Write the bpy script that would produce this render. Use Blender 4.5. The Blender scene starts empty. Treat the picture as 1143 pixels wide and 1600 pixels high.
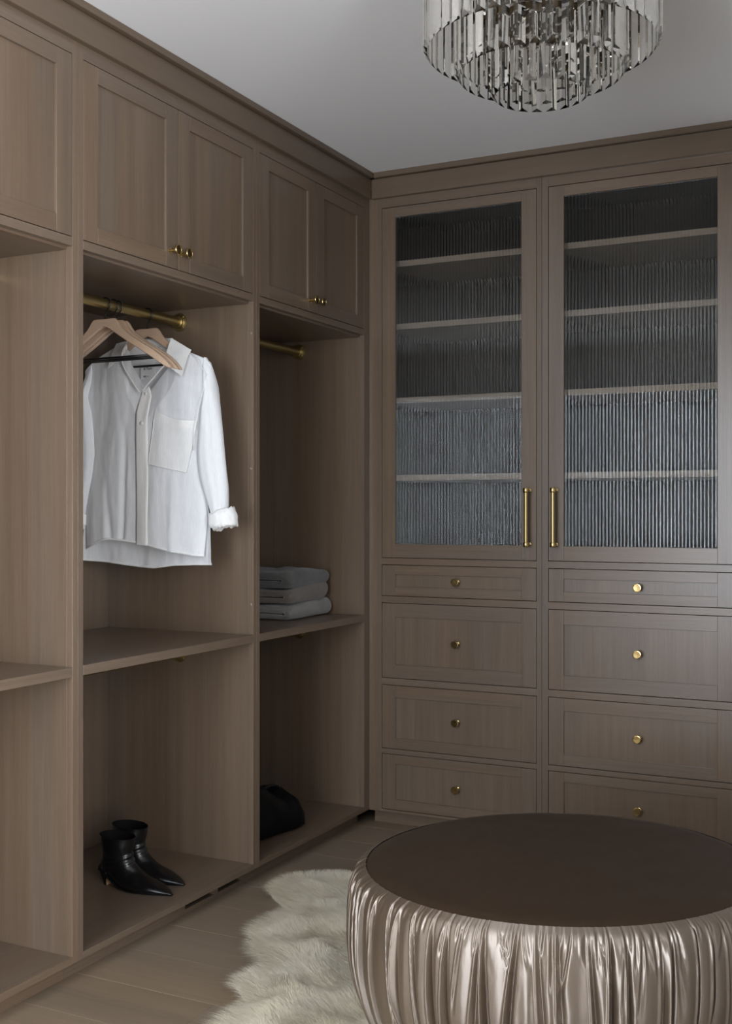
import bpy, bmesh, math, random
import numpy as np
from math import sin, cos, pi, radians
from mathutils import Vector, Matrix, noise

# ------------------------------------------------------------------ camera, world, light, exposure
scene = bpy.context.scene
COL = scene.collection
cam_d = bpy.data.cameras.new('camera')
cam = bpy.data.objects.new('camera', cam_d)
COL.objects.link(cam)
cam_d.sensor_fit = 'VERTICAL'
cam_d.sensor_height = 36.0
cam_d.lens = 36.0 * 1792.56 / 1600.0
cam_d.shift_y = -(800 - 798.76) / 1600.0
cam_d.clip_start = 0.02
cam.location = (1.9377, -3.90, 1.187)
cam.rotation_euler = (radians(90), 0, 0.463924)
scene.camera = cam

world = bpy.data.worlds.new('world')
scene.world = world
world.use_nodes = True
world.node_tree.nodes['Background'].inputs[0].default_value = (0.75, 0.85, 1.0, 1)
world.node_tree.nodes['Background'].inputs[1].default_value = 0.6

CEIL = 2.459
XL, XR, YB, YF = -0.61, 2.75, 0.46, -4.90
# daylight entering by a window behind the camera and a wide one in the right hand wall, both outside the picture
WX0, WX1, WZ0, WZ1 = 0.25, 1.45, 0.35, 2.10
VY0, VY1, VZ0, VZ1 = -4.50, -3.00, 0.35, 2.25
def area(name, loc, rot, sx, sy, energy, color):
    l = bpy.data.lights.new(name, 'AREA'); l.shape = 'RECTANGLE'; l.size = sx; l.size_y = sy
    l.energy = energy; l.color = color
    o = bpy.data.objects.new(name, l); COL.objects.link(o); o.location = loc; o.rotation_euler = rot
    return o
area('window_daylight', ((WX0 + WX1) / 2, YF - 0.10, (WZ0 + WZ1) / 2), (radians(90), 0, 0), WX1 - WX0, WZ1 - WZ0, 108, (0.84, 0.91, 1.0))
area('side_window_daylight', (XR + 0.10, (VY0 + VY1) / 2, (VZ0 + VZ1) / 2), (0, radians(90), 0), VZ1 - VZ0, VY1 - VY0, 100, (0.96, 0.975, 1.0)).data.spread = radians(110)   # spread narrowed by hand so the light falls off towards the far corner

vs = scene.view_settings
vs.view_transform = 'Standard'
vs.look = 'None'
vs.exposure = 0.0
vs.gamma = 1.0
vs.use_curve_mapping = False

random.seed(7)
RNG = np.random.default_rng(11)

# ------------------------------------------------------------------ materials
def new_mat(name):
    m = bpy.data.materials.new(name); m.use_nodes = True
    nt = m.node_tree; nt.nodes.clear()
    out = nt.nodes.new('ShaderNodeOutputMaterial')
    return m, nt, out
def N(nt, t, **kw):
    n = nt.nodes.new(t)
    for k, v in kw.items():
        if k in n.inputs.keys() if isinstance(k, str) else False: n.inputs[k].default_value = v
        else: setattr(n, k, v)
    return n
def principled(nt, out, **kw):
    p = nt.nodes.new('ShaderNodeBsdfPrincipled')
    for k, v in kw.items(): p.inputs[k].default_value = v
    nt.links.new(p.outputs[0], out.inputs[0])
    return p
def math_n(nt, op, a, b=None):
    n = nt.nodes.new('ShaderNodeMath'); n.operation = op
    for i, v in enumerate((a, b)):
        if v is None: continue
        if hasattr(v, 'links'): nt.links.new(v, n.inputs[i])
        else: n.inputs[i].default_value = v
    return n.outputs[0]
def mixc(nt, fac, a, b, mode='MIX'):
    n = nt.nodes.new('ShaderNodeMix'); n.data_type = 'RGBA'; n.blend_type = mode
    for idx, v in ((0, fac), (6, a), (7, b)):
        if hasattr(v, 'links'): nt.links.new(v, n.inputs[idx])
        else: n.inputs[idx].default_value = v
    return n.outputs[2]

def wood(name, axis, c1, c2, rough=0.30, band=0.1, fine=260.0, bandw=0.075, bump=0.10, contrast=1.0, spec=0.55):
    """rift sawn stained oak, grain along the given axis of the object's own space"""
    m, nt, out = new_mat(name)
    L = nt.links.new
    tc = nt.nodes.new('ShaderNodeTexCoord'); oi = nt.nodes.new('ShaderNodeObjectInfo')
    sep = nt.nodes.new('ShaderNodeSeparateXYZ'); L(tc.outputs['Object'], sep.inputs[0])
    r = math_n(nt, 'MULTIPLY', oi.outputs['Random'], 37.0)
    ax = 'XYZ'.index(axis)
    others = [i for i in range(3) if i != ax]
    across = math_n(nt, 'ADD', math_n(nt, 'ADD', sep.outputs[others[0]], sep.outputs[others[1]]), r)
    along = math_n(nt, 'ADD', sep.outputs[ax], r)
    comb = nt.nodes.new('ShaderNodeCombineXYZ')
    L(math_n(nt, 'ADD', sep.outputs[others[0]], r), comb.inputs[0])
    L(math_n(nt, 'ADD', sep.outputs[others[1]], r), comb.inputs[1]); L(along, comb.inputs[2])
    def nz(s_ac, s_al, detail=3.0, dist=0.0):
        mp = nt.nodes.new('ShaderNodeMapping'); mp.inputs['Scale'].default_value = (s_ac, s_ac, s_al)
        L(comb.outputs[0], mp.inputs[0])
        n = nt.nodes.new('ShaderNodeTexNoise'); n.inputs['Scale'].default_value = 1.0
        n.inputs['Detail'].default_value = detail; n.inputs['Distortion'].default_value = dist
        L(mp.outputs[0], n.inputs['Vector']); return n.outputs[0]
    f1 = nz(fine, 5.0, 3.0); f2 = nz(38.0, 0.9, 3.0, 0.3); f3 = nz(2.2, 0.7, 2.0); f4 = nz(700.0, 26.0, 2.0)
    cell = math_n(nt, 'FLOOR', math_n(nt, 'DIVIDE', across, bandw))
    wn = nt.nodes.new('ShaderNodeTexWhiteNoise'); wn.noise_dimensions = '1D'; L(cell, wn.inputs['W'])
    t = math_n(nt, 'ADD', math_n(nt, 'MULTIPLY', f1, 0.55 * contrast), math_n(nt, 'MULTIPLY', f2, 0.6 * contrast))
    t = math_n(nt, 'ADD', t, math_n(nt, 'MULTIPLY', f4, 0.35 * contrast))
    t = math_n(nt, 'ADD', t, -0.75 * contrast + 0.5)
    cr = nt.nodes.new('ShaderNodeClamp'); L(t, cr.inputs[0])
    col = mixc(nt, cr.outputs[0], (*c2, 1), (*c1, 1))
    # leaf to leaf tone and hue shifts of the veneer
    rosy = mixc(nt, wn.outputs[0], (0.955, 0.995, 1.06, 1), (1.055, 0.99, 0.925, 1))
    col = mixc(nt, min(1.0, band * 16), col, rosy, 'MULTIPLY')
    wn2 = nt.nodes.new('ShaderNodeTexWhiteNoise'); wn2.noise_dimensions = '1D'; L(math_n(nt, 'ADD', cell, 0.37), wn2.inputs['W'])
    v = math_n(nt, 'ADD', math_n(nt, 'MULTIPLY', wn2.outputs[0], band * 2), 1.0 - band)
    v = math_n(nt, 'MULTIPLY', v, math_n(nt, 'ADD', math_n(nt, 'MULTIPLY', f3, 0.24), 0.88))
    hs = nt.nodes.new('ShaderNodeVectorMath'); hs.operation = 'SCALE'; L(col, hs.inputs[0]); L(v, hs.inputs['Scale'])
    p = principled(nt, out, Roughness=rough)
    p.inputs['Specular IOR Level'].default_value = spec
    L(hs.outputs[0], p.inputs['Base Color'])
    b = nt.nodes.new('ShaderNodeBump'); b.inputs['Strength'].default_value = bump; b.inputs['Distance'].default_value = 0.0015
    L(math_n(nt, 'ADD', f1, math_n(nt, 'MULTIPLY', f4, 0.6)), b.inputs['Height']); L(b.outputs[0], p.inputs['Normal'])
    return m
C1, C2 = (0.172, 0.124, 0.087), (0.106, 0.0745, 0.051)
WZ = wood('oak_grain_upright', 'Z', C1, C2, band=.045, contrast=1.55)
WX = wood('oak_grain_along_back', 'X', C1, C2, band=.045, contrast=1.55)
WY = wood('oak_grain_along_side', 'Y', C1, C2, band=.045, contrast=1.55)
CV1, CV2 = (0.150, 0.108, 0.073), (0.105, 0.074, 0.050)
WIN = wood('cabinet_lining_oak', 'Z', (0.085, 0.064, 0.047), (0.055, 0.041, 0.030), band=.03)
SHF = wood('shelf_oak', 'X', (0.46, 0.35, 0.26), (0.33, 0.25, 0.18), band=.02)
CX = wood('crown_oak_x', 'X', CV1, CV2, band=0.03)
CY = wood('crown_oak_y', 'Y', CV1, CV2, band=0.03)
FL = wood('floor_oak', 'X', (0.27, 0.205, 0.143), (0.165, 0.122, 0.083), rough=0.5, band=0.05, fine=120, bandw=0.2, bump=0.15, contrast=1.0)
HW = wood('beech', 'X', (0.54, 0.385, 0.27), (0.44, 0.305, 0.21), rough=0.5, band=0.03, fine=90, bandw=0.3, bump=0.05, contrast=0.7)

def simple(name, col, rough=0.5, metal=0.0, bump=None, **kw):
    m, nt, out = new_mat(name)
    p = principled(nt, out, Roughness=rough, Metallic=metal)
    p.inputs['Base Color'].default_value = (*col, 1)
    for k, v in kw.items(): p.inputs[k].default_value = v
    if bump:
        tc = nt.nodes.new('ShaderNodeTexCoord'); n = nt.nodes.new('ShaderNodeTexNoise')
        n.inputs['Scale'].default_value = bump[0]; n.inputs['Detail'].default_value = 4
        nt.links.new(tc.outputs['Object'], n.inputs['Vector'])
        b = nt.nodes.new('ShaderNodeBump'); b.inputs['Strength'].default_value = bump[1]; b.inputs['Distance'].default_value = bump[2]
        nt.links.new(n.outputs[0], b.inputs['Height']); nt.links.new(b.outputs[0], p.inputs['Normal'])
    return m
M_CEIL = simple('ceiling_paint', (0.84, 0.84, 0.845), 0.85, bump=(220, 0.08, 0.001))
M_WALL = simple('wall_paint', (0.60, 0.59, 0.57), 0.8, bump=(220, 0.08, 0.001))
M_BRASS = simple('satin_brass', (0.44, 0.345, 0.155), 0.40, 1.0, bump=(60, 0.03, 0.001))
M_BRASSP = simple('polished_brass', (0.60, 0.45, 0.20), 0.16, 1.0)
M_BRONZE = simple('bronze_frame', (0.12, 0.085, 0.05), 0.35, 1.0)
M_BLACK = simple('black_lacquer_wire', (0.006, 0.006, 0.007), 0.35)
M_LEATH = simple('black_leather', (0.004, 0.004, 0.0045), 0.28, bump=(45, 0.25, 0.004))
M_BAGL = simple('black_soft_leather', (0.002, 0.002, 0.0023), 0.55, bump=(30, 0.3, 0.004), **{'Specular IOR Level': 0.15})
M_LINING = simple('dark_lining', (0.004, 0.004, 0.0045), 0.8, **{'Specular IOR Level': 0.1})
M_TAN = simple('tan_heel_stack', (0.42, 0.26, 0.15), 0.5)
M_STEEL = simple('steel_zip', (0.35, 0.35, 0.36), 0.3, 1.0)
M_HIDE = simple('sheep_hide', (0.45, 0.42, 0.34), 0.9)
M_PRINT = simple('black_print', (0.01, 0.01, 0.012), 0.7)
M_SHELL = simple('shell_button', (0.75, 0.73, 0.68), 0.3)
M_CAP = simple('screw_cap_plastic', (0.20, 0.155, 0.12), 0.55)
M_WHITE = simple('white_joinery', (0.78, 0.78, 0.77), 0.5)
M_FELT = simple('black_felt', (0.02, 0.02, 0.02), 0.9)

def glass(name, tint, ior=1.5, rough=0.0):
    m, nt, out = new_mat(name)
    g = nt.nodes.new('ShaderNodeBsdfGlass'); g.inputs['Color'].default_value = (*tint, 1)
    g.inputs['IOR'].default_value = ior; g.inputs['Roughness'].default_value = rough
    nt.links.new(g.outputs[0], out.inputs[0]); return m
M_REED = glass('reeded_glass', (0.86, 0.87, 0.87), 1.40, 0.0)
M_CRYST = glass('cut_crystal', (0.985, 0.98, 0.965), 1.5)
M_BULB = glass('bulb_glass', (0.96, 0.96, 0.96), 1.06)

def cloth_mat(name, col, trans=0.3, rough=0.9, weave=900.0, crease=(14, 0.5)):
    m, nt, out = new_mat(name); L = nt.links.new
    tc = nt.nodes.new('ShaderNodeTexCoord')
    mp = nt.nodes.new('ShaderNodeMapping'); mp.inputs['Scale'].default_value = (1, 1, 0.12); L(tc.outputs['Object'], mp.inputs[0])
    n1 = nt.nodes.new('ShaderNodeTexNoise'); n1.inputs['Scale'].default_value = 330; n1.inputs['Detail'].default_value = 3; L(mp.outputs[0], n1.inputs['Vector'])
    mp2 = nt.nodes.new('ShaderNodeMapping'); mp2.inputs['Scale'].default_value = (1, 1, 0.3); L(tc.outputs['Object'], mp2.inputs[0])
    n2 = nt.nodes.new('ShaderNodeTexNoise'); n2.inputs['Scale'].default_value = crease[0]; n2.inputs['Detail'].default_value = 4; L(mp2.outputs[0], n2.inputs['Vector'])
    h = math_n(nt, 'ADD', math_n(nt, 'MULTIPLY', n1.outputs[0], 0.25), math_n(nt, 'MULTIPLY', n2.outputs[0], crease[1] * 3))
    b = nt.nodes.new('ShaderNodeBump'); b.inputs['Strength'].default_value = 0.6; b.inputs['Distance'].default_value = 0.003; L(h, b.inputs['Height'])
    d = nt.nodes.new('ShaderNodeBsdfDiffuse'); t = nt.nodes.new('ShaderNodeBsdfTranslucent'); mx = nt.nodes.new('ShaderNodeMixShader')
    c = mixc(nt, n1.outputs[0], (*[x * 0.90 for x in col], 1), (*[min(1, x * 1.06) for x in col], 1))
    L(c, d.inputs[0]); L(c, t.inputs[0]); L(b.outputs[0], d.inputs['Normal']); L(b.outputs[0], t.inputs['Normal'])
    mx.inputs[0].default_value = trans; L(d.outputs[0], mx.inputs[1]); L(t.outputs[0], mx.inputs[2]); L(mx.outputs[0], out.inputs[0])
    return m
M_SHIRT = cloth_mat('white_gauze', (0.88, 0.89, 0.905), 0.26)
M_SHIRT3 = cloth_mat('white_gauze_pocket', (0.87, 0.87, 0.865), 0.18)
M_SHIRT2 = cloth_mat('white_gauze_doubled', (0.88, 0.875, 0.86), 0.12)

def knit(name, col):
    m, nt, out = new_mat(name); L = nt.links.new
    tc = nt.nodes.new('ShaderNodeTexCoord'); n1 = nt.nodes.new('ShaderNodeTexNoise'); n1.inputs['Scale'].default_value = 420; n1.inputs['Detail'].default_value = 3
    L(tc.outputs['Object'], n1.inputs['Vector'])
    n2 = nt.nodes.new('ShaderNodeTexNoise'); n2.inputs['Scale'].default_value = 60; n2.inputs['Detail'].default_value = 5; L(tc.outputs['Object'], n2.inputs['Vector'])
    f = math_n(nt, 'ADD', math_n(nt, 'MULTIPLY', n1.outputs[0], 0.9), math_n(nt, 'MULTIPLY', n2.outputs[0], 0.5))
    f = math_n(nt, 'SUBTRACT', f, 0.2)
    c = mixc(nt, f, (*[x * 0.62 for x in col], 1), (*[x * 1.35 for x in col], 1))
    p = principled(nt, out, Roughness=0.95); p.inputs['Sheen Weight'].default_value = 0.3
    p.inputs['Specular IOR Level'].default_value = 0.1
    L(c, p.inputs['Base Color'])
    b = nt.nodes.new('ShaderNodeBump'); b.inputs['Strength'].default_value = 0.8; b.inputs['Distance'].default_value = 0.002; L(f, b.inputs['Height']); L(b.outputs[0], p.inputs['Normal'])
    return m
M_KN1 = knit('charcoal_knit', (0.105, 0.104, 0.100))
M_KN2 = knit('taupe_knit', (0.150, 0.128, 0.110))
M_KN3 = knit('grey_marl_knit', (0.200, 0.190, 0.180))

def satin(name, col, metal, rough, stretch=(1, 1, 0.25), amt=0.25, sheen=0.3):
    m, nt, out = new_mat(name); L = nt.links.new
    tc = nt.nodes.new('ShaderNodeTexCoord')
    mp = nt.nodes.new('ShaderNodeMapping'); mp.inputs['Scale'].default_value = stretch; L(tc.outputs['Object'], mp.inputs[0])
    n1 = nt.nodes.new('ShaderNodeTexNoise'); n1.inputs['Scale'].default_value = 90; n1.inputs['Detail'].default_value = 5; L(mp.outputs[0], n1.inputs['Vector'])
    n2 = nt.nodes.new('ShaderNodeTexNoise'); n2.inputs['Scale'].default_value = 9; n2.inputs['Detail'].default_value = 4; L(tc.outputs['Object'], n2.inputs['Vector'])
    f = math_n(nt, 'ADD', math_n(nt, 'MULTIPLY', n1.outputs[0], 0.5), math_n(nt, 'MULTIPLY', n2.outputs[0], 0.5))
    c = mixc(nt, f, (*[x * (1 - amt) for x in col], 1), (*[x * (1 + amt) for x in col], 1))
    p = principled(nt, out, Roughness=rough, Metallic=metal); L(c, p.inputs['Base Color'])
    p.inputs['Sheen Weight'].default_value = sheen; p.inputs['Sheen Roughness'].default_value = 0.35
    p.inputs['Sheen Tint'].default_value = (0.9, 0.8, 0.72, 1)
    L(math_n(nt, 'ADD', math_n(nt, 'MULTIPLY', n2.outputs[0], 0.16), rough - 0.08), p.inputs['Roughness'])
    b = nt.nodes.new('ShaderNodeBump'); b.inputs['Strength'].default_value = 0.35; b.inputs['Distance'].default_value = 0.001; L(n1.outputs[0], b.inputs['Height']); L(b.outputs[0], p.inputs['Normal'])
    return m
M_SATIN = satin('mink_satin_velvet', (0.088, 0.063, 0.043), 0.15, 0.40, sheen=0.05)
M_SATIN.node_tree.nodes['Principled BSDF'].inputs['IOR'].default_value = 2.0
M_SATIN.node_tree.nodes['Principled BSDF'].inputs['Specular Tint'].default_value = (1.0, 0.90, 0.81, 1)
M_SATIN.node_tree.nodes['Principled BSDF'].inputs['Specular IOR Level'].default_value = 1.0
_nt = M_SATIN.node_tree; _p = _nt.nodes['Principled BSDF']; _tg = _nt.nodes.new('ShaderNodeTangent'); _tg.direction_type = 'RADIAL'; _tg.axis = 'Z'
_nt.links.new(_tg.outputs[0], _p.inputs['Tangent']); _p.inputs['Anisotropic'].default_value = 0.9; _p.inputs['Anisotropic Rotation'].default_value = 0.25
M_VTOP = satin('brown_velvet_top', (0.035, 0.0215, 0.0125), 0.0, 0.6, (1, 0.15, 1), 0.3, 0.03)
M_VTOP.node_tree.nodes['Principled BSDF'].inputs['Specular IOR Level'].default_value = 0.12

def fur_mat():
    m, nt, out = new_mat('cream_wool'); L = nt.links.new
    tc = nt.nodes.new('ShaderNodeTexCoord'); n = nt.nodes.new('ShaderNodeTexNoise'); n.inputs['Scale'].default_value = 3.5; n.inputs['Detail'].default_value = 3
    L(tc.outputs['Object'], n.inputs['Vector'])
    c = mixc(nt, n.outputs[0], (0.86, 0.82, 0.74, 1), (0.84, 0.77, 0.60, 1))
    d = nt.nodes.new('ShaderNodeBsdfDiffuse'); t = nt.nodes.new('ShaderNodeBsdfTranslucent'); mx = nt.nodes.new('ShaderNodeMixShader'); mx.inputs[0].default_value = 0.35
    L(c, d.inputs[0]); L(c, t.inputs[0]); L(d.outputs[0], mx.inputs[1]); L(t.outputs[0], mx.inputs[2]); L(mx.outputs[0], out.inputs[0])
    return m
M_FUR = fur_mat()

# ------------------------------------------------------------------ mesh helpers
class MB:
    def __init__(s): s.v = []; s.f = []; s.m = []; s.sm = []
    def add(s, vs, fs, mat=0, smooth=False):
        b = len(s.v); s.v += [tuple(p) for p in vs]
        for f in fs: s.f.append(tuple(i + b for i in f)); s.m.append(mat); s.sm.append(smooth)
    def box(s, x0, x1, y0, y1, z0, z1, mat=0, c=0.0004):
        """box with a fine chamfer on all twelve edges"""
        if x0 > x1: x0, x1 = x1, x0
        if y0 > y1: y0, y1 = y1, y0
        if z0 > z1: z0, z1 = z1, z0
        c = min(c, (x1 - x0) * .3, (y1 - y0) * .3, (z1 - z0) * .3)
        X, Y, Z = (x0, x1), (y0, y1), (z0, z1)
        vs = []; idx = {}
        for i in (0, 1):
            for j in (0, 1):
                for k in (0, 1):
                    sx, sy, sz = (1 - 2 * i), (1 - 2 * j), (1 - 2 * k)
                    p = (X[i], Y[j], Z[k])
                    idx[i, j, k, 0] = len(vs); vs.append((p[0], p[1] + sy * c, p[2] + sz * c))
                    idx[i, j, k, 1] = len(vs); vs.append((p[0] + sx * c, p[1], p[2] + sz * c))
                    idx[i, j, k, 2] = len(vs); vs.append((p[0] + sx * c, p[1] + sy * c, p[2]))
        fs = []
        for i in (0, 1):
            fs.append([idx[i, 0, 0, 0], idx[i, 1, 0, 0], idx[i, 1, 1, 0], idx[i, 0, 1, 0]])
            fs.append([idx[0, i, 0, 1], idx[1, i, 0, 1], idx[1, i, 1, 1], idx[0, i, 1, 1]])
            fs.append([idx[0, 0, i, 2], idx[1, 0, i, 2], idx[1, 1, i, 2], idx[0, 1, i, 2]])
        for j in (0, 1):
            for k in (0, 1): fs.append([idx[0, j, k, 1], idx[1, j, k, 1], idx[1, j, k, 2], idx[0, j, k, 2]])
        for i in (0, 1):
            for k in (0, 1): fs.append([idx[i, 0, k, 0], idx[i, 1, k, 0], idx[i, 1, k, 2], idx[i, 0, k, 2]])
        for i in (0, 1):
            for j in (0, 1): fs.append([idx[i, j, 0, 0], idx[i, j, 1, 0], idx[i, j, 1, 1], idx[i, j, 0, 1]])
        for i in (0, 1):
            for j in (0, 1):
                for k in (0, 1): fs.append([idx[i, j, k, 0], idx[i, j, k, 1], idx[i, j, k, 2]])
        ctr = Vector(((x0 + x1) / 2, (y0 + y1) / 2, (z0 + z1) / 2))
        out = []
        for f in fs:
            P = [Vector(vs[q]) for q in f]; n = (P[1] - P[0]).cross(P[2] - P[0])
            if n.dot(sum(P, Vector()) / len(P) - ctr) < 0: f = f[::-1]
            out.append(f)
        s.add(vs, out, mat)
    def grid(s, P, mat=0, smooth=True, wrap=False):
        """P[i][j] points"""
        n, m = len(P), len(P[0]); b = len(s.v)
        for row in P: s.v += [tuple(p) for p in row]
        for i in range(n - 1):
            for j in range(m - (0 if wrap else 1)):
                k = (j + 1) % m
                s.f.append((b + i * m + j, b + i * m + k, b + (i + 1) * m + k, b + (i + 1) * m + j)); s.m.append(mat); s.sm.append(smooth)
    def tube(s, pts, r, n=10, mat=0, cap=True):
        pts = [Vector(p) for p in pts]; rows = []
        up = Vector((0.13, 0.27, 0.95)).normalized()
        for i, p in enumerate(pts):
            t = (pts[min(i + 1, len(pts) - 1)] - pts[max(i - 1, 0)]).normalized()
            a = t.cross(up)
            if a.length < 0.05: a = t.cross(Vector((1, 0, 0)))
            a.normalize(); bb = t.cross(a).normalized()
            ri = r[i] if isinstance(r, (list, tuple)) else r
            rows.append([p + a * ri * cos(2 * pi * k / n) + bb * ri * sin(2 * pi * k / n) for k in range(n)])
        b0 = len(s.v); s.grid(rows, mat, True, True)
        if cap:
            s.f.append(tuple(b0 + k for k in range(n))[::-1]); s.m.append(mat); s.sm.append(False)
            b1 = b0 + (len(rows) - 1) * n
            s.f.append(tuple(b1 + k for k in range(n))); s.m.append(mat); s.sm.append(False)
    def lathe(s, prof, n=24, axis='Z', o=(0, 0, 0), mat=0, smooth=True):
        rows = []
        for r, h in prof:
            row = []
            for k in range(n):
                a = 2 * pi * k / n; u, w = r * cos(a), r * sin(a)
                row.append({'Z': (o[0] + u, o[1] + w, o[2] + h), 'X': (o[0] + h, o[1] + u, o[2] + w), 'Y': (o[0] + w, o[1] + h, o[2] + u)}[axis])
            rows.append(row)
        s.grid(rows, mat, smooth, True)
    def mesh(s, name, mats, base=(0, 0, 0), weld=0.0, sharp=None):
        me = bpy.data.meshes.new(name)
        me.from_pydata([(p[0] - base[0], p[1] - base[1], p[2] - base[2]) for p in s.v], [], s.f)
        for m in (mats if isinstance(mats, (list, tuple)) else [mats]): me.materials.append(m)
        me.polygons.foreach_set('material_index', s.m); me.polygons.foreach_set('use_smooth', s.sm)
        if sharp is not None:
            me.update(); me.set_sharp_from_angle(angle=radians(sharp))
        me.update(); return me
def wloc(o):
    p = Vector((0, 0, 0))
    while o is not None: p += o.location; o = o.parent
    return p
def part(name, mb, mats, parent, sharp=None, label=None):
    o = bpy.data.objects.new(name, mb.mesh(name, mats, wloc(parent), sharp=sharp)); COL.objects.link(o); o.parent = parent
    if label: o['label'] = label
    return o
def place(name, me, parent, loc, rot=(0, 0, 0)):
    """a piece with its own origin, world location given"""
    o = bpy.data.objects.new(name, me); COL.objects.link(o); o.parent = parent
    o.location = Vector(loc) - (wloc(parent) if parent else Vector()); o.rotation_euler = rot
    return o
def thing(name, label, cat, loc, group=None):
    o = bpy.data.objects.new(name, None); COL.objects.link(o); o.location = loc; o.empty_display_size = 0.05
    o['label'] = label; o['category'] = cat
    if group: o['group'] = group
    return o
def struct(name, mb, mats, sharp=None):
    o = bpy.data.objects.new(name, mb.mesh(name, mats, sharp=sharp)); COL.objects.link(o); o['kind'] = 'structure'; return o

def ipl(xs, ys, x):
    return float(np.interp(x, xs, ys))
def spline(xs, ys, x):
    """smooth monotone-ish interpolation"""
    return float(np.interp(x, xs, ys)) if len(xs) < 3 else _cr(xs, ys, x)
def _cr(xs, ys, x):
    if x <= xs[0]: return ys[0]
    if x >= xs[-1]: return ys[-1]
    i = max(j for j in range(len(xs)) if xs[j] <= x); i = min(i, len(xs) - 2)
    h = xs[i + 1] - xs[i]; t = (x - xs[i]) / h
    d = lambda k: 0 if False else (ys[min(k + 1, len(xs) - 1)] - ys[max(k - 1, 0)]) / (xs[min(k + 1, len(xs) - 1)] - xs[max(k - 1, 0)])
    m0, m1 = d(i) * h, d(i + 1) * h
    return (2 * t**3 - 3 * t**2 + 1) * ys[i] + (t**3 - 2 * t**2 + t) * m0 + (-2 * t**3 + 3 * t**2) * ys[i + 1] + (t**3 - t**2) * m1

# ------------------------------------------------------------------ room shell
b = MB(); b.box(XL - .1, XR + .1, YF - .1, YB + .1, CEIL, CEIL + .08); struct('ceiling', b, M_CEIL)
b = MB(); b.box(XL - .1, XR + .1, YF - .1, YB + .1, -.12, -.022); floor = struct('floor', b, FL)
b = MB(); b.box(XL - .1, XL, YF, YB, -.1, CEIL); struct('wall_left', b, M_WALL)
b = MB(); b.box(XL - .1, XR + .1, YB, YB + .1, -.1, CEIL); b.box(1.42, XR, .03, YB, -.02, CEIL); struct('wall_back', b, M_WALL)
b = MB()
b.box(XR, XR + .12, YF, VY0, -.1, CEIL); b.box(XR, XR + .12, VY1, YB, -.1, CEIL)
b.box(XR, XR + .12, VY0, VY1, -.1, VZ0); b.box(XR, XR + .12, VY0, VY1, VZ1, CEIL); struct('wall_right', b, M_WALL)
b = MB()
for y in (VY0 - .06, (VY0 + VY1) / 2 - .03, VY1): b.box(XR - .015, XR + .05, y, y + .06, VZ0 - .06, VZ1 + .06)
for z in (VZ0 - .06, VZ1): b.box(XR - .015, XR + .05, VY0, VY1, z, z + .06)
struct('window_2', b, M_WHITE)
b = MB()
b.box(XL - .1, WX0, YF - .12, YF, -.1, CEIL); b.box(WX1, XR + .1, YF - .12, YF, -.1, CEIL)
b.box(WX0, WX1, YF - .12, YF, -.1, WZ0); b.box(WX0, WX1, YF - .12, YF, WZ1, CEIL); struct('wall_front', b, M_WALL)
b = MB()
for x in (WX0 - .06, (WX0 + WX1) / 2 - .03, WX1): b.box(x, x + .06, YF - .05, YF + .015, WZ0 - .06, WZ1 + .06)
for z in (WZ0 - .06, WZ1): b.box(WX0, WX1, YF - .05, YF + .015, z, z + .06)
struct('window_1', b, M_WHITE)

# floor boards, grain and joints running away from the left cabinets
plank_meshes = {}
y = 0.06 - 0.195 * 26 + 0.0
rows = []
y0 = -1.79 - 0.195 * 16
k = 0
while y0 < YB:
    x = XL + RNG.uniform(-1.6, -0.05)
    while x < XR:
        ln = RNG.choice([1.5, 1.8, 2.1])
        xa, xb = max(x, XL), min(x + ln, XR); ya, yb = max(y0, YF), min(y0 + 0.195, YB)
        if xb - xa > 0.05 and yb - ya > 0.02:
            g = .0004; dz = RNG.uniform(-.0003, .0)
            m = MB(); m.box(xa + g, xb - g, ya + g, yb - g, -.022, dz, c=.0006)
            part('plank', m, FL, floor)
        x += ln
    y0 += 0.195

# ------------------------------------------------------------------ joinery
KNOB = MB(); KNOB.lathe([(0, 0), (.0085, 0), (.0085, .0015), (.0052, .003), (.0048, .015), (.0058, .019), (.0115, .0225), (.0142, .0245), (.0145, .0265), (.0145, .0285), (.0138, .0298), (.0122, .0300), (.0116, .0290), (0, .0288)], 28)
KNOB_ME = KNOB.mesh('knob', M_BRASSP, sharp=40)
FLANGE = MB(); FLANGE.lathe([(0.029, 0), (.0295, .002), (.0285, .0045), (.022, .0062), (.0205, .008), (.0200, .0175), (.0185, .019), (.0152, .0192)], 32)
for a in (pi / 4, 3 * pi / 4, 5 * pi / 4, 7 * pi / 4):
    FLANGE.lathe([(0.0028, .0050), (.0028, .0068), (.0018, .0076), (0, .0076)], 10, o=(.0235 * cos(a), .0235 * sin(a), 0))
FLANGE_ME = FLANGE.mesh('flange', M_BRASS, sharp=35)
CAP = MB(); CAP.lathe([(0.0052, 0), (.0050, .0006), (0, .0007)], 16); CAP_ME = CAP.mesh('screw_cap', M_CAP)

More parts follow.
